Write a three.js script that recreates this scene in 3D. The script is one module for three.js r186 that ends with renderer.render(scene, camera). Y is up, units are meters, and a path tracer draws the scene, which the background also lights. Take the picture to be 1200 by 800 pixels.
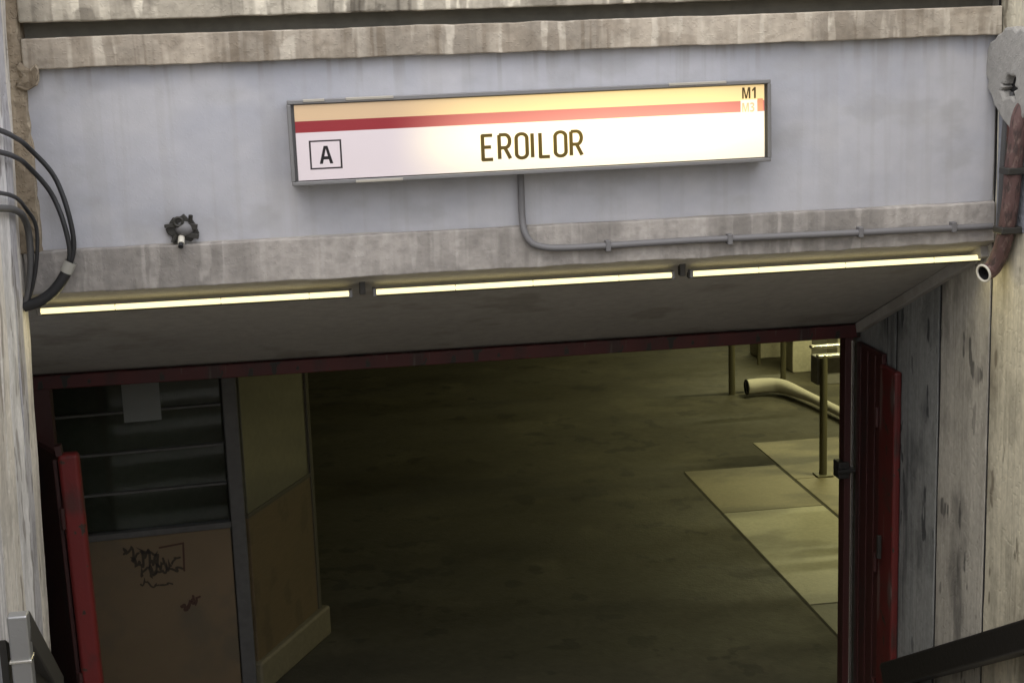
import * as THREE from 'three';
import { mergeGeometries, mergeVertices } from 'three/addons/utils/BufferGeometryUtils.js';
import { RoundedBoxGeometry } from 'three/addons/geometries/RoundedBoxGeometry.js';
import { RectAreaLightUniformsLib } from 'three/addons/lights/RectAreaLightUniformsLib.js';

// ---------------------------------------------------------------- camera, sky, sun, exposure
const scene = new THREE.Scene();
const camera = new THREE.PerspectiveCamera(25.06, 1024 / 682, 0.05, 800);
camera.rotation.order = 'YXZ';
camera.position.set(0, 3.8, 6);
camera.rotation.set(-11.34 * Math.PI / 180, -8.15 * Math.PI / 180, -1.97 * Math.PI / 180);
scene.add(camera);

const renderer = new THREE.WebGLRenderer({ antialias: true });
renderer.toneMapping = THREE.LinearToneMapping;
renderer.toneMappingExposure = 1.9;
renderer.shadowMap.enabled = true;
RectAreaLightUniformsLib.init();

const SKY = 1.4;
{ // an even overcast sky, a little brighter towards the zenith
  const w = 64, h = 32, d = new Float32Array(w * h * 4);
  for (let y = 0; y < h; y++) for (let x = 0; x < w; x++) {
    const el = Math.max(0, Math.sin(((y + 0.5) / h - 0.5) * Math.PI));
    const L = SKY * (0.62 + 0.38 * el), o = (y * w + x) * 4;
    d[o] = L * 0.965; d[o + 1] = L * 0.985; d[o + 2] = L * 1.07; d[o + 3] = 1;
  }
  const t = new THREE.DataTexture(d, w, h, THREE.RGBAFormat, THREE.FloatType);
  t.mapping = THREE.EquirectangularReflectionMapping; t.magFilter = THREE.LinearFilter; t.needsUpdate = true;
  scene.background = t; scene.environment = t;
}
const sun = new THREE.DirectionalLight(0xfff4e4, 0.5);
sun.position.set(-6, 26, 14); sun.target.position.set(1, 2, 0);
sun.castShadow = true; sun.shadow.radius = 60; sun.shadow.mapSize.set(2048, 2048);
Object.assign(sun.shadow.camera, { left: -14, right: 14, top: 14, bottom: -14, near: 1, far: 70 });
scene.add(sun, sun.target);

// ---------------------------------------------------------------- noise and textures
const hash = (x, y, s) => { let h = Math.imul(x | 0, 374761393) ^ Math.imul(y | 0, 668265263) ^ Math.imul(s | 0, 1274126177); h = Math.imul(h ^ (h >>> 13), 1274126177); return ((h ^ (h >>> 16)) >>> 0) / 4294967296; };
const mod = (a, n) => ((a % n) + n) % n, sm = (t) => t * t * (3 - 2 * t);
function vn(x, y, px, py, s) {
  const xi = Math.floor(x), yi = Math.floor(y), fx = sm(x - xi), fy = sm(y - yi);
  const a = hash(mod(xi, px), mod(yi, py), s), b = hash(mod(xi + 1, px), mod(yi, py), s), c = hash(mod(xi, px), mod(yi + 1, py), s), d = hash(mod(xi + 1, px), mod(yi + 1, py), s);
  return a + (b - a) * fx + (c - a) * fy + (a - b - c + d) * fx * fy;
}
// fbm over u,v in 0..1, periodic; fx,fy = base cells
function fbm(u, v, fx, fy, s, oct = 4) { let a = 0, n = 0, k = 1; for (let i = 0; i < oct; i++) { a += k * vn(u * fx, v * fy, fx, fy, s + i * 17); n += k; k *= 0.5; fx *= 2; fy *= 2; } return a / n; }
const fx2 = (...a) => Math.min(1, Math.max(0, (fbm(...a) - 0.5) * 1.9 + 0.5));
const clamp = (x, a = 0, b = 1) => Math.min(b, Math.max(a, x)), step = (a, b, x) => sm(clamp((x - a) / (b - a)));
const enc = (c) => 255 * (c <= 0.0031308 ? 12.92 * c : 1.055 * Math.pow(Math.max(c, 0), 1 / 2.4) - 0.055);
function tex(w, h, wide, tall, f, data = false) {    // f(u, v) gives linear rgb or one value; wide, tall = metres
  const d = new Uint8Array(w * h * 4);
  for (let y = 0; y < h; y++) for (let x = 0; x < w; x++) {
    const c = f((x + 0.5) / w, (y + 0.5) / h), o = (y * w + x) * 4;
    if (data) d[o] = d[o + 1] = d[o + 2] = clamp(c) * 255;
    else for (let k = 0; k < 3; k++) d[o + k] = clamp(enc(c[k]), 0, 255);
    d[o + 3] = 255;
  }
  const t = new THREE.DataTexture(d, w, h);
  t.wrapS = t.wrapT = THREE.RepeatWrapping; t.magFilter = THREE.LinearFilter; t.minFilter = THREE.LinearMipmapLinearFilter; t.generateMipmaps = true;
  if (!data) t.colorSpace = THREE.SRGBColorSpace;
  t.repeat.set(1 / wide, 1 / tall); t.needsUpdate = true;
  return t;
}
const mul = (c, k) => [c[0] * k, c[1] * k, c[2] * k], mix = (a, b, t) => [a[0] + (b[0] - a[0]) * t, a[1] + (b[1] - a[1]) * t, a[2] + (b[2] - a[2]) * t];
const std = (o) => new THREE.MeshStandardMaterial(o), phys = (o) => new THREE.MeshPhysicalMaterial(o);
const lin = (r, g, b) => new THREE.Color().setRGB(r, g, b);

// streaked, rain-washed concrete: pale lime runs and dark drips, 4 m x 0.5 m
function streaks(s, base, dark, pale, amount) {
  return tex(2048, 256, 4, 0.5, (u, v) => {
    const wob = 0.003 * (fbm(u, v, 8, 6, s + 3) - 0.5), U = u + wob;
    const fine = fx2(U, v, 260, 1, s, 2), mid = fx2(U, v, 75, 1, s + 5, 3), big = fx2(u, v, 11, 1, s + 9, 3), pl = fx2(U, v, 110, 2, s + 31, 3);
    let c = mix(base, mul(base, 0.66), step(0.3, 0.75, big));
    c = mix(c, dark, amount * step(0.5, 0.95, fine * 0.5 + mid * 0.5) * (0.25 + 0.75 * step(0.3, 0.7, big)));
    c = mix(c, pale, amount * step(0.56, 0.8, pl) * (0.35 + 0.65 * step(0.35, 0.7, 1 - mid)));
    c = mix(c, dark, 0.5 * amount * step(0.62, 0.85, fx2(u, v, 40, 6, s + 51, 4)));
    return mul(c, 0.8 + 0.4 * fbm(u, v, 160, 24, s + 40, 3));
  });
}
const grit = tex(512, 512, 0.5, 0.5, (u, v) => fbm(u, v, 24, 24, 71, 5) * 0.8 + 0.35 * step(0.62, 0.8, fbm(u, v, 60, 60, 72, 2)), true);
const T = {};
T.band = streaks(11, [0.40, 0.345, 0.27], [0.17, 0.135, 0.095], [0.52, 0.465, 0.375], 0.75);
T.cap = streaks(61, [0.36, 0.32, 0.25], [0.09, 0.075, 0.055], [0.64, 0.58, 0.46], 1.0);
T.lip = streaks(31, [0.35, 0.322, 0.29], [0.18, 0.165, 0.145], [0.41, 0.38, 0.345], 0.55);
T.paint = tex(2048, 512, 4, 1, (u, v) => {   // worn wall paint
  const big = fx2(u, v, 6, 3, 101, 4), fine = fbm(u, v, 90, 24, 103, 3);
  let c = mix([0.395, 0.392, 0.412], [0.345, 0.347, 0.375], step(0.25, 0.8, big));
  c = mix(c, [0.45, 0.44, 0.445], 0.55 * step(0.45, 1.0, fx2(u, v, 13, 5, 105, 4)));
  c = mix(c, [0.30, 0.295, 0.29], 0.45 * step(0.55, 1.1, fx2(u, v, 22, 9, 107, 5)));
  c = mix(c, [0.28, 0.265, 0.24], 0.16 * step(0.55, 1.0, fx2(u, v, 130, 1, 109, 3)));
  const run = fx2(u, v, 170, 1, 111, 3), len = 0.03 + 0.22 * fx2(u, 0.5, 60, 1, 113, 2), below = 0.735 - v;
  if (below > 0) c = mix(c, [0.24, 0.225, 0.195], 0.4 * step(0.5, 0.95, run) * step(len, 0, below) + 0.12 * step(0.05, 0, below));
  const X = ((u * 4 + 1.2) % 4) - 1.2, smudge = (x, y, rx, ry) => step(1, 0, Math.hypot((X - x) / rx, (v - y) / ry) + 0.7 * (fx2(u, v, 30, 10, 115, 4) - 0.5));
  c = mix(c, [0.22, 0.21, 0.195], 0.5 * Math.max(smudge(-0.41, 0.11, 0.12, 0.09), 0.7 * smudge(2.85, 0.5, 0.1, 0.25), 0.5 * smudge(-0.87, 0.2, 0.06, 0.2)));
  return mul(c, 0.95 + 0.1 * fine);
});
function boards(s, base, alt, dark, stain = 0.7, tall = 2) {   // board-marked concrete 1 m x 2 m: grain runs vertically
  return tex(512, 1024, 1, tall, (u, v) => {
    const n = 4, b = Math.floor(u * n), f = u * n - b, tone = hash(b, 3, s);
    const grain = fx2(u + 0.006 * (fbm(u, v, 6, 5, s + 2) - 0.5), v, 120, 4, s + b * 7, 3), big = fx2(u, v, 4, 3, s + 19, 4);
    let c = mix(base, alt, tone * 0.6 + 0.4 * big);
    c = mix(c, dark, 0.26 * step(0.45, 1.0, grain) * (0.35 + 0.65 * big));
    c = mix(c, mul(base, 0.62), 0.6 * step(0.45, 0.95, fx2(u, v, 9, 9, s + 53, 5)));
    c = mix(c, dark, stain * step(0.4, 0.9, fx2(u, v, 4, 3, s + 23, 5)));
    c = mix(c, dark, 0.85 * step(0.86, 0.96, fx2(u, v, 16, 10, s + 37, 4)));
    c = mix(c, mul(base, 1.4), 0.4 * step(0.55, 1.0, fx2(u, v, 44, 2, s + 29, 3)));
    const e = Math.min(f, 1 - f) / n;
    if (e < 0.003) c = mix(dark, c, 0.6 + 0.4 * e / 0.003);
    return mul(c, 0.82 + 0.36 * fbm(u, v, 70, 90, s + 47, 3));
  });
}
T.wallR = boards(201, [0.36, 0.335, 0.285], [0.46, 0.43, 0.36], [0.08, 0.075, 0.066], 0.95);
T.wallRshade = boards(261, [0.20, 0.205, 0.195], [0.29, 0.29, 0.27], [0.035, 0.037, 0.038], 1.0);  // stained boards, with the shade under the soffit put into the colour
T.wallRyellow = boards(221, [0.50, 0.455, 0.34], [0.60, 0.55, 0.42], [0.17, 0.145, 0.10]);
T.wallL = boards(241, [0.56, 0.545, 0.525], [0.68, 0.665, 0.65], [0.25, 0.23, 0.21], 0.35);
T.boardBump = tex(512, 1024, 1, 2, (u, v) => { const n = 4, b = Math.floor(u * n), f = u * n - b; return 0.4 + 0.15 * hash(b, 5, 9) + 0.12 * fbm(u, v, 110, 5, 260 + b * 7, 3) + 0.3 * (fbm(u, v, 30, 60, 262, 4) - 0.5) - 0.35 * step(0.86, 0.94, fx2(u, v, 50, 100, 264, 2)) - (Math.min(f, 1 - f) / n < 0.003 ? 0.2 : 0); }, true);
T.plain = tex(512, 512, 1.5, 1.5, (u, v) => mul(mix([0.33, 0.31, 0.275], [0.25, 0.235, 0.205], fbm(u, v, 4, 4, 301, 5)), 0.85 + 0.3 * fbm(u, v, 50, 50, 303, 3)));
T.soffit = tex(1024, 512, 4, 2, (u, v) => {
  let c = mix([0.41, 0.39, 0.35], [0.33, 0.31, 0.28], fbm(u, v, 6, 4, 311, 4));
  c = mix(c, [0.22, 0.20, 0.165], 0.5 * step(0.6, 0.75, fbm(u, v, 12, 8, 315, 5)));
  return mul(c, 0.9 + 0.2 * fbm(u, v, 120, 60, 317, 2));
});
T.floor = tex(1024, 1024, 6, 6, (u, v) => {
  let c = mix([0.06, 0.056, 0.04], [0.095, 0.088, 0.062], fbm(u, v, 6, 6, 321, 5));
  c = mix(c, [0.13, 0.12, 0.085], 0.5 * step(0.6, 1.0, fx2(u, v, 14, 14, 329, 5)));
  c = mix(c, [0.03, 0.028, 0.022], 0.6 * step(0.82, 0.95, fx2(u, v, 30, 30, 335, 4)));
  c = mix(c, [0.045, 0.042, 0.032], 0.7 * step(0.45, 1.0, fx2(u, v, 4, 10, 325, 4)));
  return mul(c, 0.85 + 0.3 * fbm(u, v, 140, 140, 327, 2));
});
T.floorRough = tex(1024, 1024, 6, 6, (u, v) => 0.84 - 0.24 * step(0.3, 0.95, fx2(u, v, 3, 8, 331, 3)) + 0.1 * (fbm(u, v, 80, 80, 333, 2) - 0.5), true);
T.slab = tex(512, 512, 2, 2, (u, v) => {
  let c = mix([0.42, 0.40, 0.28], [0.33, 0.31, 0.21], fbm(u, v, 4, 4, 341, 5));
  c = mix(c, [0.15, 0.14, 0.09], 0.75 * step(0.45, 1.0, fx2(u, v, 3, 6, 343, 4)));
  return mul(c, 0.88 + 0.24 * fbm(u, v, 90, 90, 345, 2));
});
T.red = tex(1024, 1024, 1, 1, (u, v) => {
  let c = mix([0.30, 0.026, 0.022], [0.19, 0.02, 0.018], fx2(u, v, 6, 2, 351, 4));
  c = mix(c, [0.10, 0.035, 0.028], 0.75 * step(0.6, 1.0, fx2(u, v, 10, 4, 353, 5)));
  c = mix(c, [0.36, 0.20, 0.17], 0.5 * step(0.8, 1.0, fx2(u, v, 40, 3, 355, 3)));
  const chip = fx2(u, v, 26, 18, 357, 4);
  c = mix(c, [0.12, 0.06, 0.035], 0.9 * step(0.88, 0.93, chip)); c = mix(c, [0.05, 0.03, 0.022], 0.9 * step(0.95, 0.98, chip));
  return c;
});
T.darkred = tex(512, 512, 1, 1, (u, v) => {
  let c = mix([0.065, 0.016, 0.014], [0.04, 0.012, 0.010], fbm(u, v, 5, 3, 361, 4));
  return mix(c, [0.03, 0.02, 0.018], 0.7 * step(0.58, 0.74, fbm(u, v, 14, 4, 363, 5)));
});
T.rust = tex(512, 512, 0.4, 0.4, (u, v) => { let c = mix([0.15, 0.085, 0.075], [0.10, 0.05, 0.042], fx2(u, v, 5, 3, 391, 4)); c = mix(c, [0.24, 0.17, 0.14], 0.6 * step(0.6, 1, fx2(u, v, 14, 5, 393, 4))); return mix(c, [0.04, 0.028, 0.024], 0.7 * step(0.62, 1, fx2(u, v, 9, 7, 395, 5))); });
T.brown = tex(512, 512, 1.2, 1.2, (u, v) => {
  let c = mix([0.20, 0.14, 0.095], [0.155, 0.115, 0.08], fbm(u, v, 4, 4, 371, 4));
  c = mix(c, [0.10, 0.075, 0.055], 0.5 * step(0.58, 0.72, fbm(u, v, 8, 6, 373, 5)));
  return mul(c, 0.92 + 0.16 * fbm(u, v, 20, 120, 375, 2));
});

const M = {
  band: std({ map: T.band, roughness: 0.93, bumpMap: grit, bumpScale: 0.0022 }),
  cap: std({ map: T.cap, roughness: 0.93, bumpMap: grit, bumpScale: 0.0022 }),
  lip: std({ map: T.lip, roughness: 0.92, bumpMap: grit, bumpScale: 0.0018 }),
  groove: std({ map: T.plain, color: lin(0.55, 0.55, 0.5), roughness: 0.95 }),
  pier: std({ map: T.band, color: lin(0.75, 0.7, 0.62), roughness: 0.95, bumpMap: grit, bumpScale: 0.006 }),
  paint: std({ map: T.paint, color: lin(1.07, 1.07, 1.06), roughness: 0.8, bumpMap: grit, bumpScale: 0.0006 }),
  wallR: std({ map: T.wallR, roughness: 0.9, bumpMap: T.boardBump, bumpScale: 0.0028 }),
  wallRshaded: std({ map: T.wallRshade, roughness: 0.9, bumpMap: T.boardBump, bumpScale: 0.0028 }),
  wallRy: std({ map: T.wallRyellow, roughness: 0.9, bumpMap: T.boardBump, bumpScale: 0.0028 }),
  wallL: std({ map: T.wallL, roughness: 0.88, bumpMap: T.boardBump, bumpScale: 0.0028 }),
  wallLbeige: std({ map: T.wallL, color: lin(0.95, 0.91, 0.82), roughness: 0.88, bumpMap: T.boardBump, bumpScale: 0.004 }),
  wallLgrey: std({ map: T.wallL, color: lin(0.66, 0.655, 0.68), roughness: 0.88, bumpMap: T.boardBump, bumpScale: 0.004 }),
  plain: std({ map: T.plain, roughness: 0.93, bumpMap: grit, bumpScale: 0.003 }),
  soffit: std({ map: T.soffit, roughness: 0.85, bumpMap: grit, bumpScale: 0.002 }),
  wash: std({ map: T.paint, color: lin(0.62, 0.64, 0.66), roughness: 0.9, bumpMap: grit, bumpScale: 0.006 }),
  plaster: std({ map: T.plain, color: lin(1.0, 1.02, 1.05), roughness: 0.95, bumpMap: grit, bumpScale: 0.003 }),
  recessDark: std({ color: lin(0.02, 0.019, 0.018), roughness: 0.95, bumpMap: grit, bumpScale: 0.01 }),  // near-black for joints, and for hollows whose inner shade it paints
  floor: std({ map: T.floor, color: lin(0.8, 0.78, 0.72), roughnessMap: T.floorRough, roughness: 1, bumpMap: grit, bumpScale: 0.0015 }),
  slab: std({ map: T.slab, roughness: 0.5, bumpMap: grit, bumpScale: 0.001 }),
  slabDark: std({ map: T.slab, color: lin(0.24, 0.232, 0.2), roughness: 0.55, bumpMap: grit, bumpScale: 0.001 }),  // darkest slab tone, for the nearest slab of each row
  slabDirty: std({ map: T.slab, color: lin(0.55, 0.51, 0.44), roughness: 0.55, bumpMap: grit, bumpScale: 0.001 }),
  red: std({ map: T.red, roughness: 0.5, bumpMap: grit, bumpScale: 0.0008 }),
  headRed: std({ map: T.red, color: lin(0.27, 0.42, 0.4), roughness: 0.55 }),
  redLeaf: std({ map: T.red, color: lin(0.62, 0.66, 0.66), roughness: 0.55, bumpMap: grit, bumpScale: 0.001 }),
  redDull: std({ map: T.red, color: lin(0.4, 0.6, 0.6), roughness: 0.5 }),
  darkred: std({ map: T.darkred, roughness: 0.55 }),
  brown: std({ map: T.brown, roughness: 0.6 }),
  steel: std({ color: lin(0.42, 0.42, 0.41), metalness: 0.85, roughness: 0.38, bumpMap: grit, bumpScale: 0.0006 }),
  bright: std({ color: lin(0.75, 0.73, 0.66), metalness: 0.9, roughness: 0.22 }),
  alu: std({ color: lin(0.2, 0.195, 0.19), metalness: 0.5, roughness: 0.5, bumpMap: grit, bumpScale: 0.0005 }),
  greyPaint: std({ map: T.plain, color: lin(0.9, 0.92, 0.95), roughness: 0.55 }),
  kioskRail: std({ color: lin(0.09, 0.08, 0.055), roughness: 0.6 }),
  postMetal: std({ color: lin(0.13, 0.12, 0.07), roughness: 0.5, metalness: 0.2 }),
  skirt: std({ map: T.slab, color: lin(0.5, 0.46, 0.4), roughness: 0.7 }),
  greyDull: std({ map: T.plain, color: lin(0.42, 0.43, 0.45), roughness: 0.6 }),
  darkMetal: std({ color: lin(0.045, 0.042, 0.036), roughness: 0.5, metalness: 0.4 }),
  black: std({ color: lin(0.016, 0.016, 0.017), roughness: 0.42 }),
  cableGrey: std({ color: lin(0.07, 0.068, 0.065), roughness: 0.6 }),
  tape: std({ color: lin(0.30, 0.29, 0.25), roughness: 0.7 }),
  conduit: std({ color: lin(0.145, 0.14, 0.14), roughness: 0.6 }),
  rustDark: std({ map: T.red, color: lin(0.25, 0.8, 0.7), roughness: 0.75 }),
  rust: std({ map: T.rust, color: lin(0.8, 0.8, 0.8), roughness: 0.7, bumpMap: grit, bumpScale: 0.002 }),
  pale: std({ color: lin(0.55, 0.52, 0.44), roughness: 0.7 }),
  block: std({ map: T.slab, color: lin(1.5, 1.5, 1.7), roughness: 0.7 }),
  clip: std({ color: lin(0.38, 0.35, 0.29), roughness: 0.5, metalness: 0.3 }),
  wood: std({ color: lin(0.013, 0.0115, 0.01), roughness: 0.45, bumpMap: grit, bumpScale: 0.001 }),
  paper: std({ color: lin(0.27, 0.28, 0.265), roughness: 0.85 }),
  glass: phys({ color: lin(0.75, 0.8, 0.78), transmission: 1, thickness: 0, roughness: 0.06, ior: 1.5 }),
  glassDirty: phys({ map: T.plain, color: lin(0.44, 0.44, 0.33), roughness: 0.3, clearcoat: 0.6, clearcoatRoughness: 0.12 }),
};

// ---------------------------------------------------------------- helpers
const used = {};
function numbered(n) { const k = (used[n] = (used[n] ?? -1) + 1); return k ? n + '_' + String(k).padStart(3, '0') : n; }
function tag(o, label, category, group, kind) { if (label) o.userData.label = label; if (category) o.userData.category = category; if (group) o.userData.group = group; if (kind) o.userData.kind = kind; return o; }
function thing(name, label, category, pos = [0, 0, 0], group) { const g = new THREE.Group(); g.name = numbered(name); g.position.set(...pos); scene.add(g); return tag(g, label, category, group); }
function planar(g) {      // uv in metres from the position, by each triangle's main direction
  g = g.index ? g.toNonIndexed() : g;
  const p = g.attributes.position, uv = new Float32Array(p.count * 2), a = new THREE.Vector3(), b = new THREE.Vector3(), c = new THREE.Vector3();
  for (let i = 0; i < p.count; i += 3) {
    a.fromBufferAttribute(p, i); b.fromBufferAttribute(p, i + 1); c.fromBufferAttribute(p, i + 2);
    b.sub(a); c.sub(a); b.cross(c);
    const x = Math.abs(b.x), y = Math.abs(b.y), z = Math.abs(b.z);
    for (let k = 0; k < 3; k++) {
      const X = p.getX(i + k), Y = p.getY(i + k), Z = p.getZ(i + k);
      const [u, v] = z >= x && z >= y ? [X, Y] : x >= y ? [Z, Y] : [X, Z];
      uv[(i + k) * 2] = u; uv[(i + k) * 2 + 1] = v;
    }
  }
  g.setAttribute('uv', new THREE.BufferAttribute(uv, 2));
  return g;
}
function part(name, geo, m, parent = scene, own = true) {
  const list = (Array.isArray(geo) ? geo : [geo]).map((g) => { g = g.index ? g.toNonIndexed() : g; for (const k of Object.keys(g.attributes)) if (!['position', 'normal', 'uv'].includes(k)) g.deleteAttribute(k); return g; });
  const o = new THREE.Mesh(list.length > 1 ? mergeGeometries(list) : list[0], m);
  o.name = parent === scene ? numbered(name) : name; o.castShadow = o.receiveShadow = true; parent.add(o);
  return o;
}
const box = (x0, x1, y0, y1, z0, z1, r = 0.004) => {
  const w = x1 - x0, h = y1 - y0, d = z1 - z0, g = new RoundedBoxGeometry(w, h, d, 2, Math.min(r, w / 2.1, h / 2.1, d / 2.1));
  g.translate((x0 + x1) / 2, (y0 + y1) / 2, (z0 + z1) / 2); return planar(g);
};
// a cast block with worn edges: fine grid, rounded by r, roughened by amp
function cast(x0, x1, y0, y1, z0, z1, { r = 0.012, amp = 0.004, cell = 0.04, seed = 1, freq = 9 } = {}) {
  const L = [x1 - x0, y1 - y0, z1 - z0], ax = L.map((l) => { const n = Math.max(1, Math.round((l - 2 * r) / cell)), a = [0, r * 0.35]; for (let i = 0; i <= n; i++) a.push(r + (l - 2 * r) * i / n); a.push(l - r * 0.35, l); return a; });
  let g = new THREE.BoxGeometry(L[0], L[1], L[2], ax[0].length - 1, ax[1].length - 1, ax[2].length - 1);
  g.deleteAttribute('uv'); g.deleteAttribute('normal');
  const p = g.attributes.position, o = [x0, y0, z0];
  for (let i = 0; i < p.count; i++) {
    const q = [0, 1, 2].map((k) => { const n = ax[k].length - 1; return ax[k][Math.round((p.getComponent(i, k) / L[k] + 0.5) * n)]; });
    const c = q.map((v, k) => clamp(v, r, L[k] - r)), dv = q.map((v, k) => v - c[k]), len = Math.hypot(...dv);
    if (len > 1e-9) { const far = Math.max(...dv.map(Math.abs)); for (let k = 0; k < 3; k++) q[k] = c[k] + dv[k] / len * far; }
    const w = q.map((v, k) => v + o[k]);
    const edge = len > r * 1.01 ? 1.4 : 1;
    const dn = (s) => (vn(w[0] * freq + 50, w[1] * freq + w[2] * freq * 0.7 + 50, 9999, 9999, seed + s) - 0.5 + 0.6 * (vn(w[0] * freq * 4 + 90, (w[1] + w[2]) * freq * 4 + 90, 9999, 9999, seed + s + 3) - 0.5)) * amp * 2 * edge;
    p.setXYZ(i, w[0] + dn(1), w[1] + dn(2), w[2] + dn(5));
  }
  g = mergeVertices(g, 1e-5); g.computeVertexNormals();
  return planar(g);
}
// upright board standing on the line a -> b (x, z), thickness t centred
function upright(a, b, y0, y1, t, r = 0.004) {
  const dx = b[0] - a[0], dz = b[1] - a[1], l = Math.hypot(dx, dz);
  const g = planar(new RoundedBoxGeometry(l, y1 - y0, t, 2, Math.min(r, t / 2.1)));
  g.rotateY(Math.atan2(-dz, dx)); g.translate((a[0] + b[0]) / 2, (y0 + y1) / 2, (a[1] + b[1]) / 2); return g;
}
const V = (p) => new THREE.Vector3(...p), curve = (pts) => new THREE.CatmullRomCurve3(pts.map(V), false, 'centripetal');
const tube = (pts, r, n = 48, k = 10) => new THREE.TubeGeometry(curve(pts), n, r, k);
function bar(a, b, r, k = 14) { const A = V(a), B = V(b), g = new THREE.CylinderGeometry(r, r, A.distanceTo(B), k); g.applyQuaternion(new THREE.Quaternion().setFromUnitVectors(new THREE.Vector3(0, 1, 0), B.clone().sub(A).normalize())); g.translate(...A.add(B).multiplyScalar(0.5).toArray()); return g; }
function beam(a, b, w, h) {  // rectangular bar along a -> b
  const A = V(a), B = V(b), d = B.clone().sub(A), l = d.length(), g = planar(new RoundedBoxGeometry(w, h, l, 2, Math.min(w, h) * 0.12));
  const m = new THREE.Matrix4().lookAt(B, A, new THREE.Vector3(0, 1, 0)); g.applyMatrix4(m); g.translate(...A.add(B).multiplyScalar(0.5).toArray()); return g;
}
let rs = 12345; const rnd = () => { rs = (Math.imul(rs, 1664525) + 1013904223) >>> 0; return rs / 4294967296; };

// ---------------------------------------------------------------- setting
const SOF0 = [2.872, 0.0], SOF1 = [2.256, -1.52];     // the sloping soffit, [y, z] at front and at the door
{ // ground at street level, with the stairwell cut out
  const s = new THREE.Shape([[-200, -200], [200, -200], [200, 200], [-200, 200]].map((p) => new THREE.Vector2(...p)));
  s.holes.push(new THREE.Path([[-1.2, -12], [-1.2, 0.2], [3.1, 0.2], [3.1, -12]].map((p) => new THREE.Vector2(...p))));
  const g = new THREE.ShapeGeometry(s); g.rotateX(-Math.PI / 2); g.translate(0, 4.32, 0);
  tag(part('ground', planar(g), M.plain), null, null, null, 'structure');
}
{ // stairs: lower flight, landing, upper flight
  const list = [], n = 13, rise = 2.15 / n, run = 3.9 / n;
  for (let i = 0; i < n; i++) list.push(box(-1.02, 2.88, 0, rise * (i + 1), -0.4 + run * i, -0.4 + run * (i + 1) + (i === n - 1 ? 3.2 : 0.02), 0.006));
  for (let i = 0; i < 13; i++) list.push(box(-1.02, 2.88, 2, 2.15 + 0.167 * (i + 1), 6.7 + run * i, 6.7 + run * (i + 1) + 0.02, 0.006));
  tag(part('stairs', list, M.plain), null, null, null, 'structure');
}
M.joint = std({ color: lin(0.045, 0.041, 0.026), roughness: 0.9 });
const floor = new THREE.Group(); floor.name = 'floor'; scene.add(floor); tag(floor, null, null, null, 'structure');
{
  const g = new THREE.PlaneGeometry(13, 20); g.rotateX(-Math.PI / 2); g.translate(2.4, 0, -10.2);
  part('concrete_floor', planar(g), M.floor, floor);
  const jt = new THREE.PlaneGeometry(0.88, 5.26); jt.rotateX(-Math.PI / 2); jt.translate(3.7, 0.0035, -3.89); part('joint_bed', planar(jt), M.joint, floor);
  for (const [x0, x1, m, z0, n] of [[3.27, 4.1, M.slab, -1.15, 3], [4.125, 4.95, M.slabDirty, -1.9, 3]])
    for (let k = 0; k < n; k++) {
      const zb = z0 - 0.1 - 2.05 * k, mm = k === 0 || k === 3 ? M.slabDark : k === 2 ? M.slabDirty : m, dy = 0.006 + 0.002 * rnd();
      part('paving_slab', box(x0 + 0.004 * rnd(), x1 - 0.004 * rnd(), -0.03, dy, zb - (k === 2 ? 1.2 : 2.036), zb, 0.004), mm, floor);
    }
}
{ // the hall behind the entrance: walls, ceiling
  const g = tag(new THREE.Group(), null, null, null, 'structure'); g.name = 'station_hall'; scene.add(g);
  part('ceiling', box(-4.2, 9, 2.75, 2.95, -20.4, -1.66, 0.002), M.soffit, g);
  part('wall', box(-4.2, -4, 0, 2.75, -20.2, -1.66, 0.002), M.plain, g);
  part('wall', box(8.8, 9, 0, 2.75, -20.2, -1.66, 0.002), M.plain, g);
  part('wall', box(-4.2, 9, 0, 2.75, -20.4, -20.2, 0.002), M.plain, g);
  part('wall', box(-4.2, -1.36, 0, 2.75, -1.66, -1.46, 0.002), M.plain, g);
  part('wall', box(2.93, 9, 0, 2.75, -1.66, -1.56, 0.002), M.plain, g);
}
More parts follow.
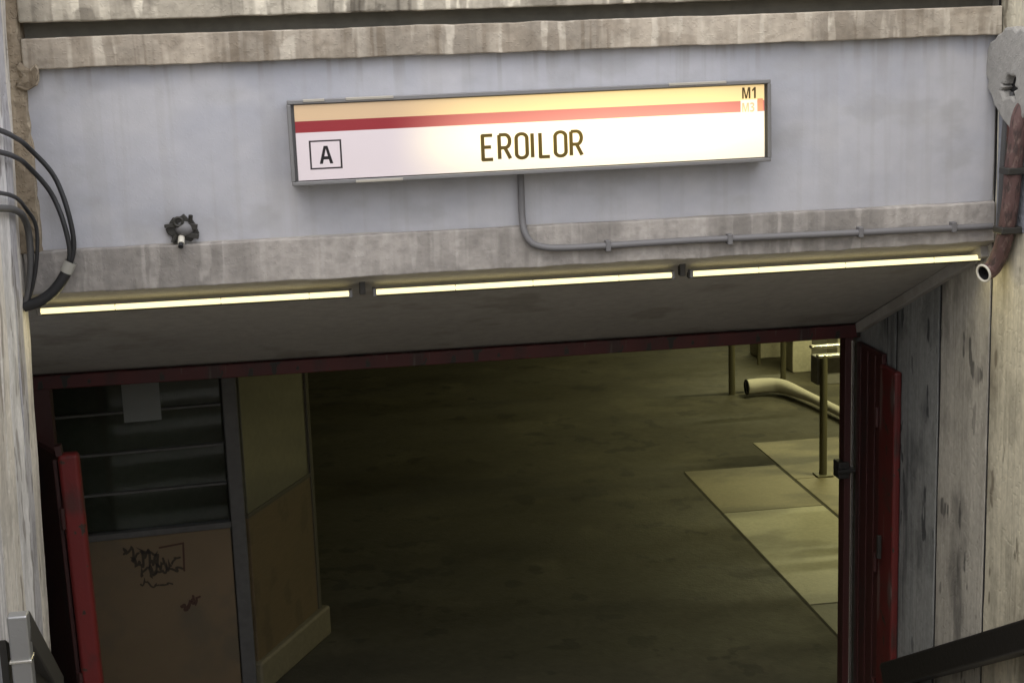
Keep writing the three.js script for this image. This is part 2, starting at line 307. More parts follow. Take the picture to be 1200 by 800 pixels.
// ---------------------------------------------------------------- entrance front
{
  const f = thing('entrance_front', 'concrete front over the underpass entrance with pale painted panel between streaked bands', 'wall');
  part('painted_panel', cast(-1.0, 2.9, 3.045, 3.735, -0.2, 0.0, { r: 0.01, amp: 0.0015, cell: 0.06, freq: 4 }), M.paint, f);
  part('upper_band', cast(-0.935, 2.895, 3.728, 3.842, -0.18, 0.045, { r: 0.007, amp: 0.0018, cell: 0.03, seed: 5 }), M.band, f);
  part('groove_back', box(-1.0, 2.9, 3.8, 3.95, -0.21, -0.06, 0.002), M.groove, f);
  part('top_band', cast(-0.935, 2.9, 3.897, 4.3, -0.3, 0.05, { r: 0.008, amp: 0.0018, cell: 0.03, seed: 9 }), M.cap, f);
  part('lip', cast(-1.0, 2.895, 2.884, 3.05, -0.06, 0.034, { r: 0.008, amp: 0.0018, cell: 0.03, seed: 13 }), M.lip, f);
  part('side_pier', cast(-1.02, -0.93, 3.04, 4.3, -0.2, 0.036, { r: 0.014, amp: 0.009, cell: 0.025, seed: 17, freq: 7 }), M.pier, f);
  part('plaster_lump', cast(-0.965, -0.895, 3.66, 3.75, 0.0, 0.062, { r: 0.025, amp: 0.016, cell: 0.015, seed: 19, freq: 16 }), M.pier, f);
  // soffit slab, sloping down to the door head
  const dy = SOF0[0] - SOF1[0], dz = SOF0[1] - SOF1[1], n = [-dz, dy], l = Math.hypot(...n);
  const s = new THREE.Shape([[0.02, SOF0[0] + 0.012], [SOF1[1], SOF1[0]], [SOF1[1], 2.74], [-0.02, 3.2]].map(([z, y]) => new THREE.Vector2(-z, y)));
  const g = new THREE.ExtrudeGeometry(s, { depth: 4.25, bevelEnabled: false }); g.rotateY(Math.PI / 2); g.translate(-1.35, 0, 0);
  part('soffit', planar(g), M.soffit, f);
  part('soffit_edge', beam([2.885, SOF0[0] - 0.035, -0.04], [2.885, SOF1[0] - 0.01, -1.46], 0.035, 0.05), M.soffit, f);
  part('side_reveal', box(-1.5, -1.35, 0, 3.0, -1.66, -0.06, 0.003), M.groove, f);
  part('door_head', box(-1.36, 2.93, 2.21, 2.76, -1.66, -1.525, 0.003), M.soffit, f);
}
// ---------------------------------------------------------------- side walls
{
  const w = thing('concrete_wall', 'grey board-marked concrete wall of upright panels beside the red-brown pipe', 'wall', [2.9, 0, 0]);
  const jz = [-1.56, -1.0, -0.5, 0.0, 0.52, 1.04, 9];
  for (let i = 0; i < jz.length - 1; i++) {
    const g = cast(0, 0.2, 0, 4.32, jz[i] + 0.012, jz[i + 1] - 0.012, { r: 0.004, amp: 0.0012, cell: 0.09, seed: 30 + i, freq: 5 });
    part('wall_panel', g, jz[i] >= 0 ? M.wallRy : jz[i] > -0.7 ? M.wallR : M.wallRshaded, w);  // rear panels carry the soffit shade in their board colours
  }
  part('joint_backing', box(0.005, 0.21, 0, 4.3, -1.55, 8.9, 0.002), M.recessDark, w);
  part('whitewash', cast(-0.003, 0.002, 2.95, 3.72, 0.03, 0.45, { r: 0.001, amp: 0.0008, cell: 0.03, seed: 41 }), M.wash, w);
  // rough plaster round a broken-out hole, and older whitewash below it
  const s = new THREE.Shape(), h = new THREE.Path();
  for (let i = 0; i <= 40; i++) { const a = i / 40 * 2 * Math.PI, k = i % 40, r = 0.165 + 0.025 * hash(k, 1, 5) + 0.015 * Math.sin(3 * a); (i ? s.lineTo : s.moveTo).call(s, 0.02 + Math.cos(a) * r * 1.2, 0.05 + Math.sin(a) * r); }
  for (let i = 0; i <= 24; i++) { const a = i / 24 * 2 * Math.PI, k = i % 24, r = 0.045 + 0.03 * hash(k, 2, 6); (i ? h.lineTo : h.moveTo).call(h, Math.cos(a) * r * 1.3, Math.sin(a) * r * 0.9); }
  s.holes.push(h);
  const g = new THREE.ExtrudeGeometry(s, { depth: 0.03, bevelEnabled: true, bevelSize: 0.012, bevelThickness: 0.012, bevelSegments: 2 });
  g.rotateY(-Math.PI / 2); g.translate(-0.006, 3.525, 0.2);
  part('plaster_patch', planar(g), M.plaster, w);
  const d = new THREE.CircleGeometry(0.12, 20); d.rotateY(-Math.PI / 2); d.translate(-0.008, 3.525, 0.2);
  part('hole', d, M.recessDark, w);  // dark disc standing in for the shadow inside the cavity
}
{
  const w = thing('plank_marked_wall', 'pale streaked concrete wall with narrow upright board marks beside the black cables', 'wall', [-1.0, 0, 0]);
  const jz = [-0.06, 0.16, 0.30, 0.52, 0.66, 0.86, 1.02, 1.26, 1.44, 1.7, 2.0, 9];
  const lean = (g) => { const p = g.attributes.position; for (let i = 0; i < p.count; i++) p.setX(i, p.getX(i) + (p.getY(i) - 3.1) * 0.03); g.computeVertexNormals(); return g; };
  for (let i = 0; i < jz.length - 1; i++) {
    const out = 0.018 * hash(i, 4, 77) - 0.006;
    const g = cast(-0.25, out, 0, 4.32, jz[i] + 0.004, jz[i + 1] - 0.004, { r: 0.006, amp: 0.0025, cell: 0.09, seed: 50 + i, freq: 5 });
    const m = [M.wallL, M.wallLbeige, M.wallL, M.wallLgrey][i ? Math.floor(hash(i, 8, 21) * 4) : 1]; part('wall_board', lean(g), m, w);  // first board always beige: the tube light on it is put into colour
  }
}
// ---------------------------------------------------------------- lit station sign
{
  const W = 1.85, H = 0.305, g = thing('station_sign', 'long backlit white station sign with red stripe and EROILOR in dark letters', 'sign', [0.022, 3.262, 0]);
  g.rotation.z = 0.0045;
  part('housing', box(0, W + 0.03, 0, H + 0.01, 0.004, 0.095, 0.006), M.alu, g);
  const cw = 2048, ch = 352, cv = document.createElement('canvas'); cv.width = cw; cv.height = ch;
  const draw = (c) => {
    c.fillStyle = '#f1ece9'; c.fillRect(0, 0, cw, ch);
    c.fillStyle = '#ead0a2'; c.fillRect(0, 0, cw, ch * 0.22);
    c.fillStyle = '#a03338'; c.fillRect(0, ch * 0.215, cw, ch * 0.15);
    c.fillStyle = '#f1ece9'; c.fillRect(cw * 0.9475, ch * 0.20, cw * 0.037, ch * 0.19);
    c.strokeStyle = '#272022'; c.lineWidth = 7; c.strokeRect(cw * 0.0275, ch * 0.485, cw * 0.063, ch * 0.365);
    const put = (t, x, y, wide, tall, font, col) => { c.save(); c.fillStyle = col; c.font = font; c.textBaseline = 'alphabetic'; const m = c.measureText(t), hh = m.actualBoundingBoxAscent; c.translate(x, y); c.scale(wide / m.width, tall / hh); c.fillText(t, 0, 0); c.restore(); };
    put('A', cw * 0.0455, ch * 0.79, cw * 0.028, ch * 0.24, 'bold 120px sans-serif', '#171315');
    // narrow drawn letters of the station name
    const hL = ch * 0.325, y0 = ch * 0.845, pitch = cw * 0.0352; c.strokeStyle = '#33290e'; c.lineWidth = 16; c.lineJoin = 'round'; let x = cw * 0.387; const wl = cw * 0.0235;
    const P = (pts, close) => { c.beginPath(); pts.forEach(([a, b], i) => c[i ? 'lineTo' : 'moveTo'](x + a * wl, y0 - b * hL)); if (close) c.closePath(); c.stroke(); };
    const O = () => { c.beginPath(); c.roundRect(x + 2, y0 - hL, wl - 1, hL, wl * 0.46); c.stroke(); };
    const R = () => { P([[0, 0], [0, 1]]); c.beginPath(); c.moveTo(x, y0 - hL); c.lineTo(x + wl * 0.5, y0 - hL); c.bezierCurveTo(x + wl * 1.1, y0 - hL, x + wl * 1.1, y0 - hL * 0.46, x + wl * 0.5, y0 - hL * 0.46); c.lineTo(x, y0 - hL * 0.46); c.stroke(); P([[0.5, 0.46], [0.98, 0]]); };
    for (const k of 'EROILOR') {
      if (k === 'E') { P([[0.9, 0], [0, 0], [0, 1], [0.9, 1]]); P([[0, 0.52], [0.75, 0.52]]); }
      if (k === 'L') P([[0, 1], [0, 0], [0.85, 0]]);
      if (k === 'I') P([[0, 0], [0, 1]]);
      if (k === 'O') O(); if (k === 'R') R();
      x += k === 'I' ? cw * 0.017 : k === 'L' ? cw * 0.031 : pitch;
    }
    put('M1', cw * 0.949, ch * 0.185, cw * 0.036, ch * 0.155, 'bold 90px sans-serif', '#241c08');
    put('M3', cw * 0.949, ch * 0.365, cw * 0.030, ch * 0.125, 'bold 90px sans-serif', '#e8a58e');
    c.fillStyle = '#b05a3c'; c.fillRect(cw * 0.985, ch * 0.19, cw * 0.012, ch * 0.165);
  };
  const c1 = cv.getContext('2d'); draw(c1);
  // what the lamps behind the panel give: one tube burns behind the right two thirds, the other is out
  const im = c1.getImageData(0, 0, cw, ch).data, ew = 1024, eh = 176, d = new Uint8Array(ew * eh * 4);
  for (let y = 0; y < eh; y++) for (let x = 0; x < ew; x++) {
    const u = x / ew, v = y / eh, o = (((ch - 1 - y * 2) * cw) + x * 2) * 4, e = (y * ew + x) * 4;
    const on = step(0.18, 0.4, u) * (0.62 + 0.38 * step(0.3, 0.72, u)) * (1 - 0.3 * step(0.84, 1.0, u)), mid = Math.exp(-Math.pow((v - 0.45) / 0.42, 2));
    const k = on * (0.2 + 0.8 * mid);
    for (let j = 0; j < 3; j++) { const film = im[o] > 150 && im[o + 1] < 100 ? [0.2, 0.27, 0.5][j] : 0, t = Math.pow(im[o + j] / 255, 1.5) + film; d[e + j] = clamp(enc(t * k * [1, 0.88, 0.36][j]), 0, 255); }
    d[e + 3] = 255;
  }
  const ct = new THREE.CanvasTexture(cv); ct.colorSpace = THREE.SRGBColorSpace; ct.magFilter = THREE.LinearFilter;
  const et = new THREE.DataTexture(d, ew, eh); et.colorSpace = THREE.SRGBColorSpace; et.magFilter = THREE.LinearFilter; et.needsUpdate = true;
  const pg = new THREE.PlaneGeometry(W - 0.02, H - 0.022); pg.translate(W / 2 + 0.015, H / 2 + 0.006, 0.1165);
  const SG = phys({ map: ct, color: lin(0.8, 0.74, 0.77), emissive: lin(1, 1, 1), emissiveMap: et, emissiveIntensity: 0.85, roughness: 0.3 });
  part('sign_face', pg, SG, g);
  const fr = 0.013;
  part('frame', [box(0, W + 0.03, -0.002, fr, 0.09, 0.124, 0.003), box(0, W + 0.03, H - 0.002, H + 0.014, 0.09, 0.124, 0.003), box(-0.002, fr, fr, H - 0.002, 0.09, 0.124, 0.003), box(W + 0.03 - fr, W + 0.032, fr, H - 0.002, 0.09, 0.124, 0.003)], M.alu, g);
  for (const [x0, x1, y] of [[0.22, 0.40, H + 0.008], [1.47, 1.70, H + 0.008], [0.24, 0.42, 0.002], [0.06, 0.14, H + 0.008]])
    part('clip', box(x0, x1, y - 0.003, y + 0.0075, 0.105, 0.1275, 0.002), M.clip, g);  // pale plates standing for reflections on the sign frame
  const l = new THREE.RectAreaLight(lin(1, 0.9, 0.66), 0.6, 1.2, 0.26); l.position.set(1.2, H / 2, 0.135); l.lookAt(l.position.clone().add(new THREE.Vector3(0, 0, 1))); g.add(l); l.rotation.set(0, Math.PI, 0);
}
// ---------------------------------------------------------------- conduit, cables, fixture, pipe
tag(part('conduit', [tube([[0.912, 3.27, 0.03], [0.912, 3.2, 0.028], [0.913, 3.08, 0.03], [0.918, 3.03, 0.045], [0.945, 2.985, 0.055], [1.0, 2.966, 0.056], [1.08, 2.96, 0.055], [1.6, 2.962, 0.054], [2.2, 2.957, 0.054], [2.87, 2.953, 0.054]], 0.0135, 120), ...[1.25, 1.75, 2.3, 2.7].map((x) => box(x - 0.01, x + 0.01, 2.938, 2.98, 0.03, 0.071, 0.003))], M.conduit), 'grey conduit dropping from the lit sign and running along the concrete lip', 'conduit');
tag(part('black_cable', tube([[-0.955, 3.60, 1.1], [-0.955, 3.533, 0.51], [-0.95, 3.497, 0.28], [-0.932, 3.45, 0.12], [-0.857, 3.34, 0.075], [-0.815, 3.194, 0.075], [-0.807, 3.064, 0.072], [-0.835, 2.98, 0.072]], 0.0095, 70), M.black), 'black cable making the widest outer loop over the painted panel', 'cable', 'black cables hanging at the entrance');
tag(part('black_cable', tube([[-0.956, 3.53, 1.1], [-0.956, 3.462, 0.544], [-0.952, 3.428, 0.3], [-0.938, 3.385, 0.14], [-0.872, 3.277, 0.08], [-0.832, 3.147, 0.08], [-0.824, 3.033, 0.078], [-0.846, 2.985, 0.072]], 0.0095, 70), M.black), 'black cable running just inside the widest loop, starting lower', 'cable', 'black cables hanging at the entrance');
tag(part('black_cable', tube([[-0.956, 3.38, 1.1], [-0.956, 3.33, 0.62], [-0.958, 3.28, 0.3], [-0.958, 3.225, 0.13], [-0.936, 3.161, 0.085], [-0.943, 3.039, 0.08], [-0.975, 2.91, 0.075], [-1.0, 2.86, 0.07]], 0.0075, 60), M.black), 'thin black cable making the small inner loop by the pale wall', 'cable', 'black cables hanging at the entrance');
tag(part('black_cable', tube([[-0.958, 3.32, 1.1], [-0.958, 3.28, 0.633], [-0.962, 3.235, 0.3], [-0.968, 3.19, 0.13], [-0.966, 3.137, 0.075], [-0.97, 3.009, 0.07], [-0.99, 2.9, 0.07], [-1.01, 2.85, 0.07]], 0.013, 60), M.cableGrey), 'thick dark grey cable forming the lowest small loop at the pale wall', 'cable', 'black cables hanging at the entrance');
{
  const t = thing('cable_sleeve', 'dark curved sleeve gathering two black cables at their lower end with grey tape', 'cable sleeve');
  part('sleeve', tube([[-0.828, 3.0, 0.074], [-0.86, 2.945, 0.074], [-0.9, 2.9, 0.074], [-0.95, 2.868, 0.072], [-1.01, 2.85, 0.07]], 0.021, 40, 14), M.black, t);
  part('tape', tube([[-0.822, 3.012, 0.074], [-0.832, 2.993, 0.074], [-0.843, 2.972, 0.074]], 0.0235, 10, 14), M.tape, t);
}
{
  const t = thing('broken_fixture', 'small broken metal fixture with open ring on the painted panel above the lip', 'fixture', [-0.408, 3.108, 0.0]); t.scale.setScalar(1.15);
  const s = new THREE.Shape(); for (let i = 0; i <= 18; i++) { const a = i / 18 * 2 * Math.PI, r = 0.034 + 0.016 * hash(i % 18, 7, 3); (i ? s.lineTo : s.moveTo).call(s, Math.cos(a) * r * 1.2, Math.sin(a) * r); }
  part('base_plate', planar(new THREE.ExtrudeGeometry(s, { depth: 0.012, bevelEnabled: true, bevelSize: 0.003, bevelThickness: 0.003, bevelSegments: 1 })), M.darkMetal, t);
  const dome = new THREE.SphereGeometry(0.028, 18, 12, 0, 6.3, 0, 1.7); dome.rotateX(Math.PI / 2); dome.scale(1.1, 0.9, 0.9); dome.translate(0.01, 0, 0.014);
  part('body', dome, M.conduit, t);
  const ring = new THREE.TorusGeometry(0.014, 0.0045, 8, 20); ring.translate(-0.008, 0.026, 0.03); part('ring', ring, M.darkMetal, t);
  part('bracket', [beam([0.02, 0.011, 0.02], [0.052, 0.004, 0.026], 0.012, 0.02), beam([0.015, -0.02, 0.02], [0.055, -0.028, 0.022], 0.012, 0.016), beam([-0.02, 0.014, 0.02], [-0.055, 0.012, 0.02], 0.01, 0.012), beam([-0.02, -0.018, 0.02], [-0.032, -0.042, 0.028], 0.008, 0.01), beam([0.03, 0.02, 0.02], [0.034, 0.046, 0.024], 0.01, 0.012)], M.darkMetal, t);
  part('plug', bar([-0.002, -0.028, 0.02], [-0.003, -0.046, 0.05], 0.011), M.pale, t);
  part('plug_tip', bar([-0.003, -0.046, 0.05], [-0.004, -0.054, 0.062], 0.0085), M.black, t);
}
{
  const t = thing('broken_pipe', 'red-brown pipe hanging from the plaster hole down to an open pale end', 'pipe');
  part('pipe_wall', tube([[2.95, 3.49, 0.28], [2.875, 3.44, 0.285], [2.855, 3.3, 0.275], [2.85, 3.05, 0.245], [2.85, 2.94, 0.215], [2.845, 2.85, 0.175], [2.825, 2.79, 0.15], [2.785, 2.778, 0.165]], 0.034, 80, 18), M.rust, t);
  const r = new THREE.TorusGeometry(0.034, 0.005, 8, 24), n = new THREE.Vector3(-0.9, -0.2, 0.35).normalize(); r.applyQuaternion(new THREE.Quaternion().setFromUnitVectors(new THREE.Vector3(0, 0, 1), n)); r.translate(2.785, 2.778, 0.165);
  part('end_ring', r, M.pale, t);
  part('inner_wall', tube([[2.85, 2.94, 0.215], [2.845, 2.85, 0.175], [2.825, 2.79, 0.15], [2.787, 2.778, 0.164]], 0.0315, 30, 18), M.recessDark, t);
  for (const [y, z] of [[3.2, 0.262], [2.96, 0.222]]) part('clamp', box(2.81, 2.9, y - 0.014, y + 0.014, z - 0.042, z + 0.042, 0.006), M.darkMetal, t);
  tag(part('brown_pipe', tube([[2.94, 3.5, 0.2], [2.885, 3.43, 0.2], [2.872, 3.3, 0.198], [2.87, 3.05, 0.18], [2.87, 2.93, 0.16], [2.872, 2.84, 0.12], [2.89, 2.8, 0.06], [2.93, 2.79, 0.03]], 0.021, 60, 12), M.rustDark), 'slim dark brown pipe running down between the grey conduit and the red-brown pipe', 'pipe');
  tag(part('conduit', tube([[2.9, 3.5, 0.15], [2.878, 3.42, 0.15], [2.874, 3.1, 0.13], [2.875, 2.96, 0.12]], 0.017, 40, 12), M.cableGrey), 'thin dark grey pipe running straight down beside the red-brown pipe', 'pipe');
}
// ---------------------------------------------------------------- fluorescent tubes under the lip
{
  const tubeM = std({ color: lin(0.6, 0.54, 0.38), emissive: lin(1, 0.86, 0.42), emissiveIntensity: 0.8, roughness: 0.4 });
  const at = [[-0.985, 0.232, 'next to the black cables'], [0.316, 1.553, 'in the middle under the sign'], [1.618, 2.893, 'ending at the open red-brown pipe']];
  for (const [x0, x1, where] of at) {
    const t = thing('tube_lamp', 'yellow-lit fluorescent tube under the concrete lip, ' + where, 'lamp', [x0, 2.805, -0.075], 'fluorescent tubes under the lip');
    const L = x1 - x0;
    part('tube', bar([0.012, 0, 0], [L - 0.012, 0, 0], 0.0112, 18), tubeM, t);
    part('batten', box(0, L, -0.022, 0.0, -0.05, -0.02, 0.004), M.darkMetal, t);
    for (const x of [0.006, L - 0.006]) part('end_holder', box(x - 0.007, x + 0.007, -0.016, 0.016, -0.03, 0.012, 0.003), M.alu, t);
    for (let k = 0; k < 3; k++) { const x = L * (0.2 + 0.28 * k + 0.1 * rnd()); part('wire_tie', bar([x, 0, -0.001], [x + 0.003, 0, -0.001], 0.0122, 12), M.darkMetal, t); }
    const l = new THREE.RectAreaLight(lin(1, 0.86, 0.42), 8, L - 0.1, 0.026); l.position.set(L / 2, -0.017, 0.017); l.rotation.set(-Math.PI * 0.2, 0, 0, 'YXZ'); l.rotation.y = Math.PI; t.add(l);
    l.lookAt(x0 + L / 2, 2.812 - 1, -0.075 + 1.4);
  }
  for (const x of [0.274, 1.586]) part('lamp_bracket', box(x - 0.012, x + 0.012, 2.8, 2.865, -0.1, -0.06, 0.003), M.darkMetal), tag(scene.children.at(-1), x < 1 ? 'dark bracket in the gap between the cable-side tube and the middle tube' : 'dark bracket in the gap between the middle tube and the pipe-side tube', 'bracket', 'brackets between the tubes');
}
// ---------------------------------------------------------------- door frame and gate leaves
{
  const f = thing('door_frame', 'dark red steel door frame at the foot of the sloping soffit', 'door frame', [0, 0, -1.52]);
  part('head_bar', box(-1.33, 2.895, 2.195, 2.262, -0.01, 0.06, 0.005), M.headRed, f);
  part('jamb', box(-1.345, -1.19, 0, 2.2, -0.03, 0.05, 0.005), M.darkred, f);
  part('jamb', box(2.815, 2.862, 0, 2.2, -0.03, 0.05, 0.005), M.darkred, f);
  part('edge_strip', box(2.848, 2.864, 0, 2.18, -0.02, 0.058, 0.003), M.bright, f);
  const k = part('lock', [box(2.78, 2.84, 1.44, 1.53, -0.02, 0.065, 0.006), box(2.768, 2.9, 1.475, 1.497, 0.03, 0.085, 0.006)], M.darkMetal, f);
  k.name = 'lock';
}
{
  const g = thing('gate_leaf', 'open red gate leaf folded back against the board-marked wall', 'gate', [2.862, 0, -1.46]);
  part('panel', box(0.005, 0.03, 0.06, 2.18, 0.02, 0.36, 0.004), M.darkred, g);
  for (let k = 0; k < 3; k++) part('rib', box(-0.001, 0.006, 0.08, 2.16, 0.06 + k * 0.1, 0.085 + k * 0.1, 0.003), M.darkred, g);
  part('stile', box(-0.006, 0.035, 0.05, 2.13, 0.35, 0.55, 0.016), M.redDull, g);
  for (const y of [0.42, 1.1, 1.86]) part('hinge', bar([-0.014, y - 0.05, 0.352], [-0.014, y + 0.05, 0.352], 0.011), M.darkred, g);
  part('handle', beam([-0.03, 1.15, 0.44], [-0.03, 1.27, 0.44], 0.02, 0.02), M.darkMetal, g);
}
{
  const g = thing('gate_leaf', 'open red gate leaf standing in front of the kiosk window', 'gate', [-1.28, 0, -1.5]);
  g.rotation.z = 0.014;
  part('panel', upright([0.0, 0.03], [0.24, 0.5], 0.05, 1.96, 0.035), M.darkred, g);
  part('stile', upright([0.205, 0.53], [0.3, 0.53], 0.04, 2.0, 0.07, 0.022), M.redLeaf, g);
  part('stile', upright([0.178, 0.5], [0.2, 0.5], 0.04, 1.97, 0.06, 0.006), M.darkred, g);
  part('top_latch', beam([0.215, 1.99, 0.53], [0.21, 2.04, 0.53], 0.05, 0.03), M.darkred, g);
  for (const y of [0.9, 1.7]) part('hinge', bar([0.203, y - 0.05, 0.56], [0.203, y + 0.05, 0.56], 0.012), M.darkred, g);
}
// ---------------------------------------------------------------- kiosk
{
  const C = [-0.4, -2.66], u = [-0.9962, 0.0872], s = [0.43, -0.903], P = (a, b = 0) => [C[0] + u[0] * a + s[0] * b, C[1] + u[1] * a + s[1] * b];
  const k = thing('kiosk', 'brown kiosk booth with barred dark window standing inside the entrance', 'kiosk');
  // front panel: scribbles are paint on it
  const cv = document.createElement('canvas'); cv.width = 1024; cv.height = 840; const c = cv.getContext('2d');
  { const im = c.createImageData(1024, 840);
    for (let y = 0; y < 840; y++) for (let x = 0; x < 1024; x++) {
      const U = x / 1024, W = y / 840, o = (y * 1024 + x) * 4; let q = mix([0.235, 0.165, 0.092], [0.18, 0.13, 0.072], fbm(U, W, 4, 3, 401, 4));
      q = mix(q, [0.14, 0.115, 0.075], 0.7 * step(0.45, 1, fx2(U, W, 5, 4, 403, 5)));
      im.data.set([enc(q[0]), enc(q[1]), enc(q[2]), 255], o);
    }
    c.putImageData(im, 0, 0); }
  c.strokeStyle = 'rgba(24,20,14,0.62)'; c.lineCap = 'round';
  const scrib = (x, y, w, h, n, lw) => { c.lineWidth = lw; c.beginPath(); let px = x, py = y; c.moveTo(px, py); for (let i = 0; i < n; i++) { const qx = x + w * ((i + rnd()) / n), qy = y + h * (rnd() - 0.5); c.quadraticCurveTo(px + (rnd() - 0.3) * 40, py + (rnd() - 0.5) * h, qx, qy); px = qx; py = qy; } c.stroke(); };
  scrib(525, 75, 150, 60, 12, 11); scrib(560, 110, 130, 90, 12, 12); scrib(640, 150, 140, 70, 12, 10); scrib(600, 190, 190, 60, 11, 11); scrib(590, 235, 150, 40, 8, 8);
  c.strokeStyle = 'rgba(48,16,12,0.6)'; c.beginPath(); c.lineWidth = 9; c.moveTo(690, 62); c.lineTo(800, 52); c.lineTo(795, 190); c.stroke(); scrib(770, 370, 60, 60, 6, 14); scrib(820, 340, 40, 60, 4, 10);
  const ct = new THREE.CanvasTexture(cv); ct.colorSpace = THREE.SRGBColorSpace; ct.magFilter = THREE.LinearFilter;
  const graffiti = std({ map: ct, roughness: 0.6 });
  const pw = 1.24, ph = 1.0, pg = new THREE.PlaneGeometry(pw, ph), ang = Math.atan2(u[0] * -1 * 0 + 0.0872, 0.9962);
  pg.rotateY(ang); { const m = P(0.045 + pw / 2, 0); pg.translate(m[0] - 0.0 + 0.0872 * 0.022, 0.06 + ph / 2, m[1] + 0.9962 * 0.022); }
  part('front_panel', [planar(upright(P(0.045), P(1.3), 0.05, 1.065, 0.04))], M.brown, k);
  part('panel_face', pg, graffiti, k);
  part('sill', upright(P(0.0), P(1.3), 1.065, 1.1, 0.075), M.greyDull, k);
  for (let i = 0; i < 5; i++) {
    const y0 = 1.1 + 0.233 * i;
    part('glazing_pane', upright(P(0.05), P(1.29), y0 + 0.004, y0 + 0.218, 0.006, 0.001), M.glass, k);
    part('glazing_bar', upright(P(0.045), P(1.29), y0 + 0.2185, y0 + 0.2325, 0.03, 0.003), M.greyDull, k);
  }
  part('corner_post', upright(P(0.04), P(-0.045), 0, 2.5, 0.085, 0.01), M.greyDull, k);
  part('post', upright(P(1.36), P(1.3), 0, 2.5, 0.07, 0.006), M.greyDull, k);
  // chamfered side
  const Q = (b, a = 0) => P(a - 0.02, b);
  part('side_panel', upright(Q(0.06), Q(0.94), 0.2, 1.09, 0.04), std({ map: T.brown, color: lin(0.85, 0.86, 0.66), roughness: 0.5 }), k);
  part('side_window', upright(Q(0.06), Q(0.93), 1.1, 2.5, 0.03), M.glassDirty, k);
  part('side_frame', [upright(Q(0.92), Q(0.965), 0, 2.5, 0.055), upright(Q(0.05), Q(0.93), 1.085, 1.112, 0.046)], M.kioskRail, k);
  part('skirting', [upright(Q(0.04), Q(1.0, -0.02), 0, 0.2, 0.1, 0.02)], M.skirt, k);
  part('interior', [upright(P(1.38), P(1.38, 1.1), 0, 2.5, 0.04), upright(P(1.38, 1.1), Q(0.96), 0, 2.5, 0.04), upright(P(0.05, 0.55), P(1.36, 0.55), 0, 2.5, 0.02)], M.groove, k);
  part('roof', box(-1.9, 0.25, 2.5, 2.54, -3.8, -2.45, 0.004), M.greyPaint, k);
  const n0 = P(0.38), n1 = P(0.585), nd = [0.0872 * 0.022, 0.9962 * 0.022];
  tag(part('paper_notice', upright([n0[0] + nd[0], n0[1] + nd[1]], [n1[0] + nd[0], n1[1] + nd[1]], 1.735, 2.02, 0.003, 0.001), M.paper), 'pale sheet of paper stuck across the top bars of the kiosk window', 'notice');
}
// ---------------------------------------------------------------- things in the hall, right of the door opening
{
  const t = thing('ticket_barrier', 'slim post barrier with two bright steel rails and grey box on the pale slabs', 'barrier', [4.384, 0, -6.13]);
  part('post', bar([0, 0, 0], [0, 1.06, 0], 0.033), M.postMetal, t);
  part('foot_plate', box(-0.07, 0.07, 0.004, 0.022, -0.07, 0.07, 0.004), M.postMetal, t);
  for (const [y, x0] of [[1.135, -0.12], [1.05, -0.06]]) part('rail', box(x0, 0.9, y - 0.014, y + 0.014, -0.03, 0.03, 0.01), M.bright, t);
  part('box', box(-0.045, 0.3, 0.79, 1.03, -0.2, -0.04, 0.01), M.greyPaint, t);
  part('post', bar([0.85, 0, 0], [0.85, 1.06, 0], 0.033), M.postMetal, t);
}
{
  const t = thing('railing', 'low dark railing with pale top rail near the bent pipe', 'railing', [4.5, 0, -9.23]);
  part('post', bar([0, 0, 0], [0, 0.58, 0], 0.035), M.postMetal, t);
  part('top_rail', bar([-0.2, 0.585, 0], [0.6, 0.565, 0], 0.028), M.pale, t);
  part('post', bar([0.3, 0.3, -0.02], [0.3, 0.57, -0.02], 0.02), M.postMetal, t);
  part('post', bar([0.56, 0, 0], [0.56, 0.565, 0], 0.03), M.postMetal, t);
}
{
  const t = thing('pale_pipe', 'thick pale bent pipe lying on the floor behind the slim post', 'pipe');
  const pts = [[4.62, 0.1, -9.1], [4.8, 0.1, -9.12], [4.95, 0.1, -9.06], [5.08, 0.095, -8.65], [5.16, 0.09, -8.1], [5.23, 0.085, -7.4]];
  const c = curve(pts), g = new THREE.TubeGeometry(c, 60, 0.062, 16), p = g.attributes.position;
  for (let i = 0; i <= 60; i++) { const o = c.getPointAt(i / 60), k = 1.28 - 0.55 * step(0.1, 0.5, i / 60); for (let j = 0; j <= 16; j++) { const q = i * 17 + j; p.setXYZ(q, o.x + (p.getX(q) - o.x) * k, o.y + (p.getY(q) - o.y) * k, o.z + (p.getZ(q) - o.z) * k); } }
  g.computeVertexNormals(); part('pipe_wall', g, M.pale, t);
  const r = new THREE.TorusGeometry(0.077, 0.008, 8, 24); r.rotateY(Math.PI / 2); r.translate(4.62, 0.1, -9.1); part('rim', r, M.darkMetal, t);
  const e = new THREE.CircleGeometry(0.075, 20); e.rotateY(-Math.PI / 2); e.translate(4.64, 0.1, -9.1); part('opening', e, M.recessDark, t);  // dark disc painting the unlit inside of the pipe
}
for (const [x0, x1, z, h, label] of [[5.3, 5.74, -10.85, 0.75, 'wide pale stone block at the back, beside the pale-topped railing'], [5.43, 5.65, -10.02, 0.95, 'narrow pale stone block standing in front of the wide one'], [5.71, 6.1, -9.38, 0.9, 'pale stone block partly hidden behind the dark door jamb']])
  tag(part('stone_block', cast(x0, x1, 0, h, z - 0.35, z, { r: 0.012, amp: 0.002, cell: 0.1, seed: Math.round(x0 * 10) }), M.block), label, 'stone block', 'pale stone blocks in the hall');
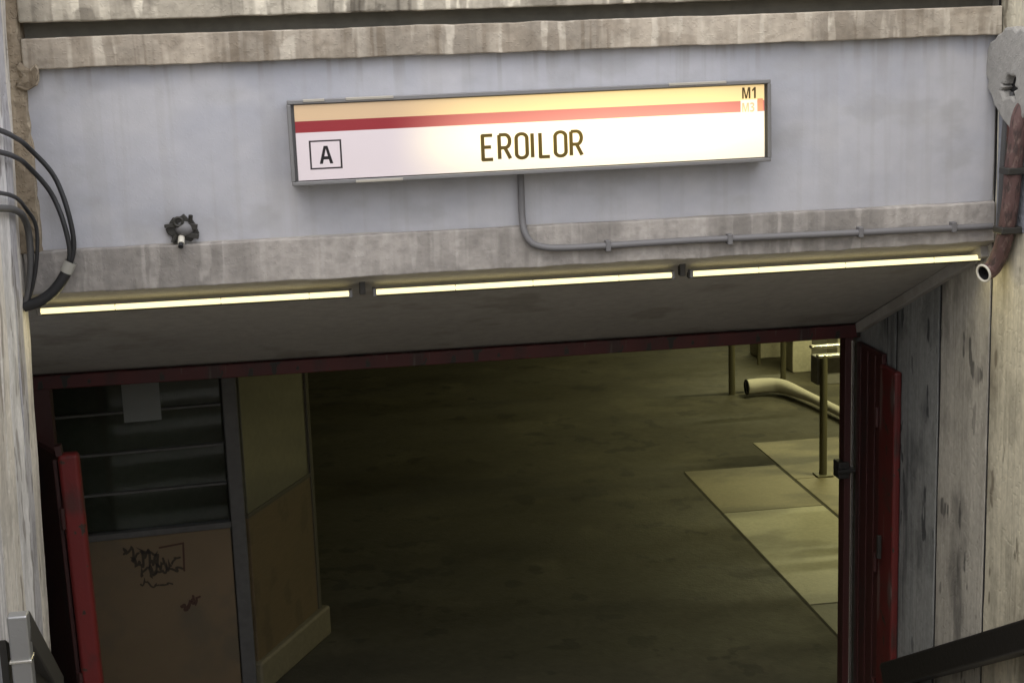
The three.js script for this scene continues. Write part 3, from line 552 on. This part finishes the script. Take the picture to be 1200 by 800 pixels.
for (const [x, z, label] of [[2.92, -11.87, 'small pale lump standing for a speck of light on the far floor, farther from the railing'], [3.24, -11.77, 'small pale lump standing for a speck of light on the far floor, nearer to the railing']])
  tag(part('light_speck', cast(x - 0.07, x + 0.07, 0.002, 0.045, z - 0.05, z + 0.05, { r: 0.015, amp: 0.02, cell: 0.02, freq: 14, seed: Math.round(x * 50) }), M.paper), label, 'light_speck', 'lumps standing for specks of light on the far floor');  // pale lumps put in for small specks of reflected light
{ // lamps added out of view on the hall ceiling to warm its floor
  const m = std({ color: lin(0.8, 0.8, 0.6), emissive: lin(1, 0.9, 0.5), emissiveIntensity: 4, roughness: 0.4 });
  for (const [x, z, I, label] of [[5.5, -5.4, 100, 'unseen tube lamp added on the hall ceiling above the pale slabs'], [5.9, -9.0, 95, 'unseen tube lamp added on the hall ceiling above the pale bent pipe'], [6.0, -13.0, 75, 'unseen tube lamp added on the hall ceiling beyond the specks on the floor']]) {
    const t = thing('added_ceiling_lamp', label, 'lamp', [x, 2.75, z], 'unseen tube lamps added on the hall ceiling');
    part('batten', box(-0.65, 0.65, -0.05, -0.002, -0.06, 0.06, 0.005), M.greyPaint, t);
    part('tube', bar([-0.6, -0.072, 0], [0.6, -0.072, 0], 0.018, 14), m, t);
    const l = new THREE.RectAreaLight(lin(1, 0.95, 0.5), I, 1.2, 0.09); l.position.set(0, -0.095, 0); t.add(l); l.lookAt(x, 0, z);
  }
}
// ---------------------------------------------------------------- handrails
{
  const t = thing('handrail', 'grey steel handrail post with dark rail sloping down beside the pale wall', 'handrail', [0, 0, 0]);
  part('newel', box(-0.862, -0.806, 1.0, 2.225, 1.66, 1.71, 0.006), M.steel, t);
  part('newel_cap', box(-0.866, -0.803, 2.085, 2.094, 1.656, 1.716, 0.003), M.bright, t);
  part('rail', beam([-0.83, 2.18, 1.67], [-0.93, 1.54, 0.62], 0.05, 0.09), M.darkMetal, t);
  part('infill_panel', (() => { const s = new THREE.Shape([[-1.66, 2.14], [-0.62, 1.49], [-0.62, 0.75], [-1.66, 1.25]].map((p) => new THREE.Vector2(...p))); const g = new THREE.ExtrudeGeometry(s, { depth: 0.02, bevelEnabled: false }); g.rotateY(Math.PI / 2); g.rotateY(0); g.translate(-0.9, 0, 0); return planar(g); })(), M.darkMetal, t);
}
{
  const t = thing('handrail', 'dark broad handrail sloping along the board-marked concrete wall', 'handrail', [0, 0, 0]);
  const sl = 0.546, y = (z) => 1.323 + (z - 0.378) * sl;
  part('rail', beam([2.825, y(3) - 0.06, 3], [2.825, y(-0.78) - 0.06, -0.78], 0.14, 0.12), M.wood, t);
  for (const z of [-0.6, 0.5, 1.6, 2.7]) part('bracket', beam([2.9, y(z) - 0.17, z], [2.83, y(z) - 0.1, z], 0.03, 0.03), M.darkMetal, t);
}
renderer.render(scene, camera);
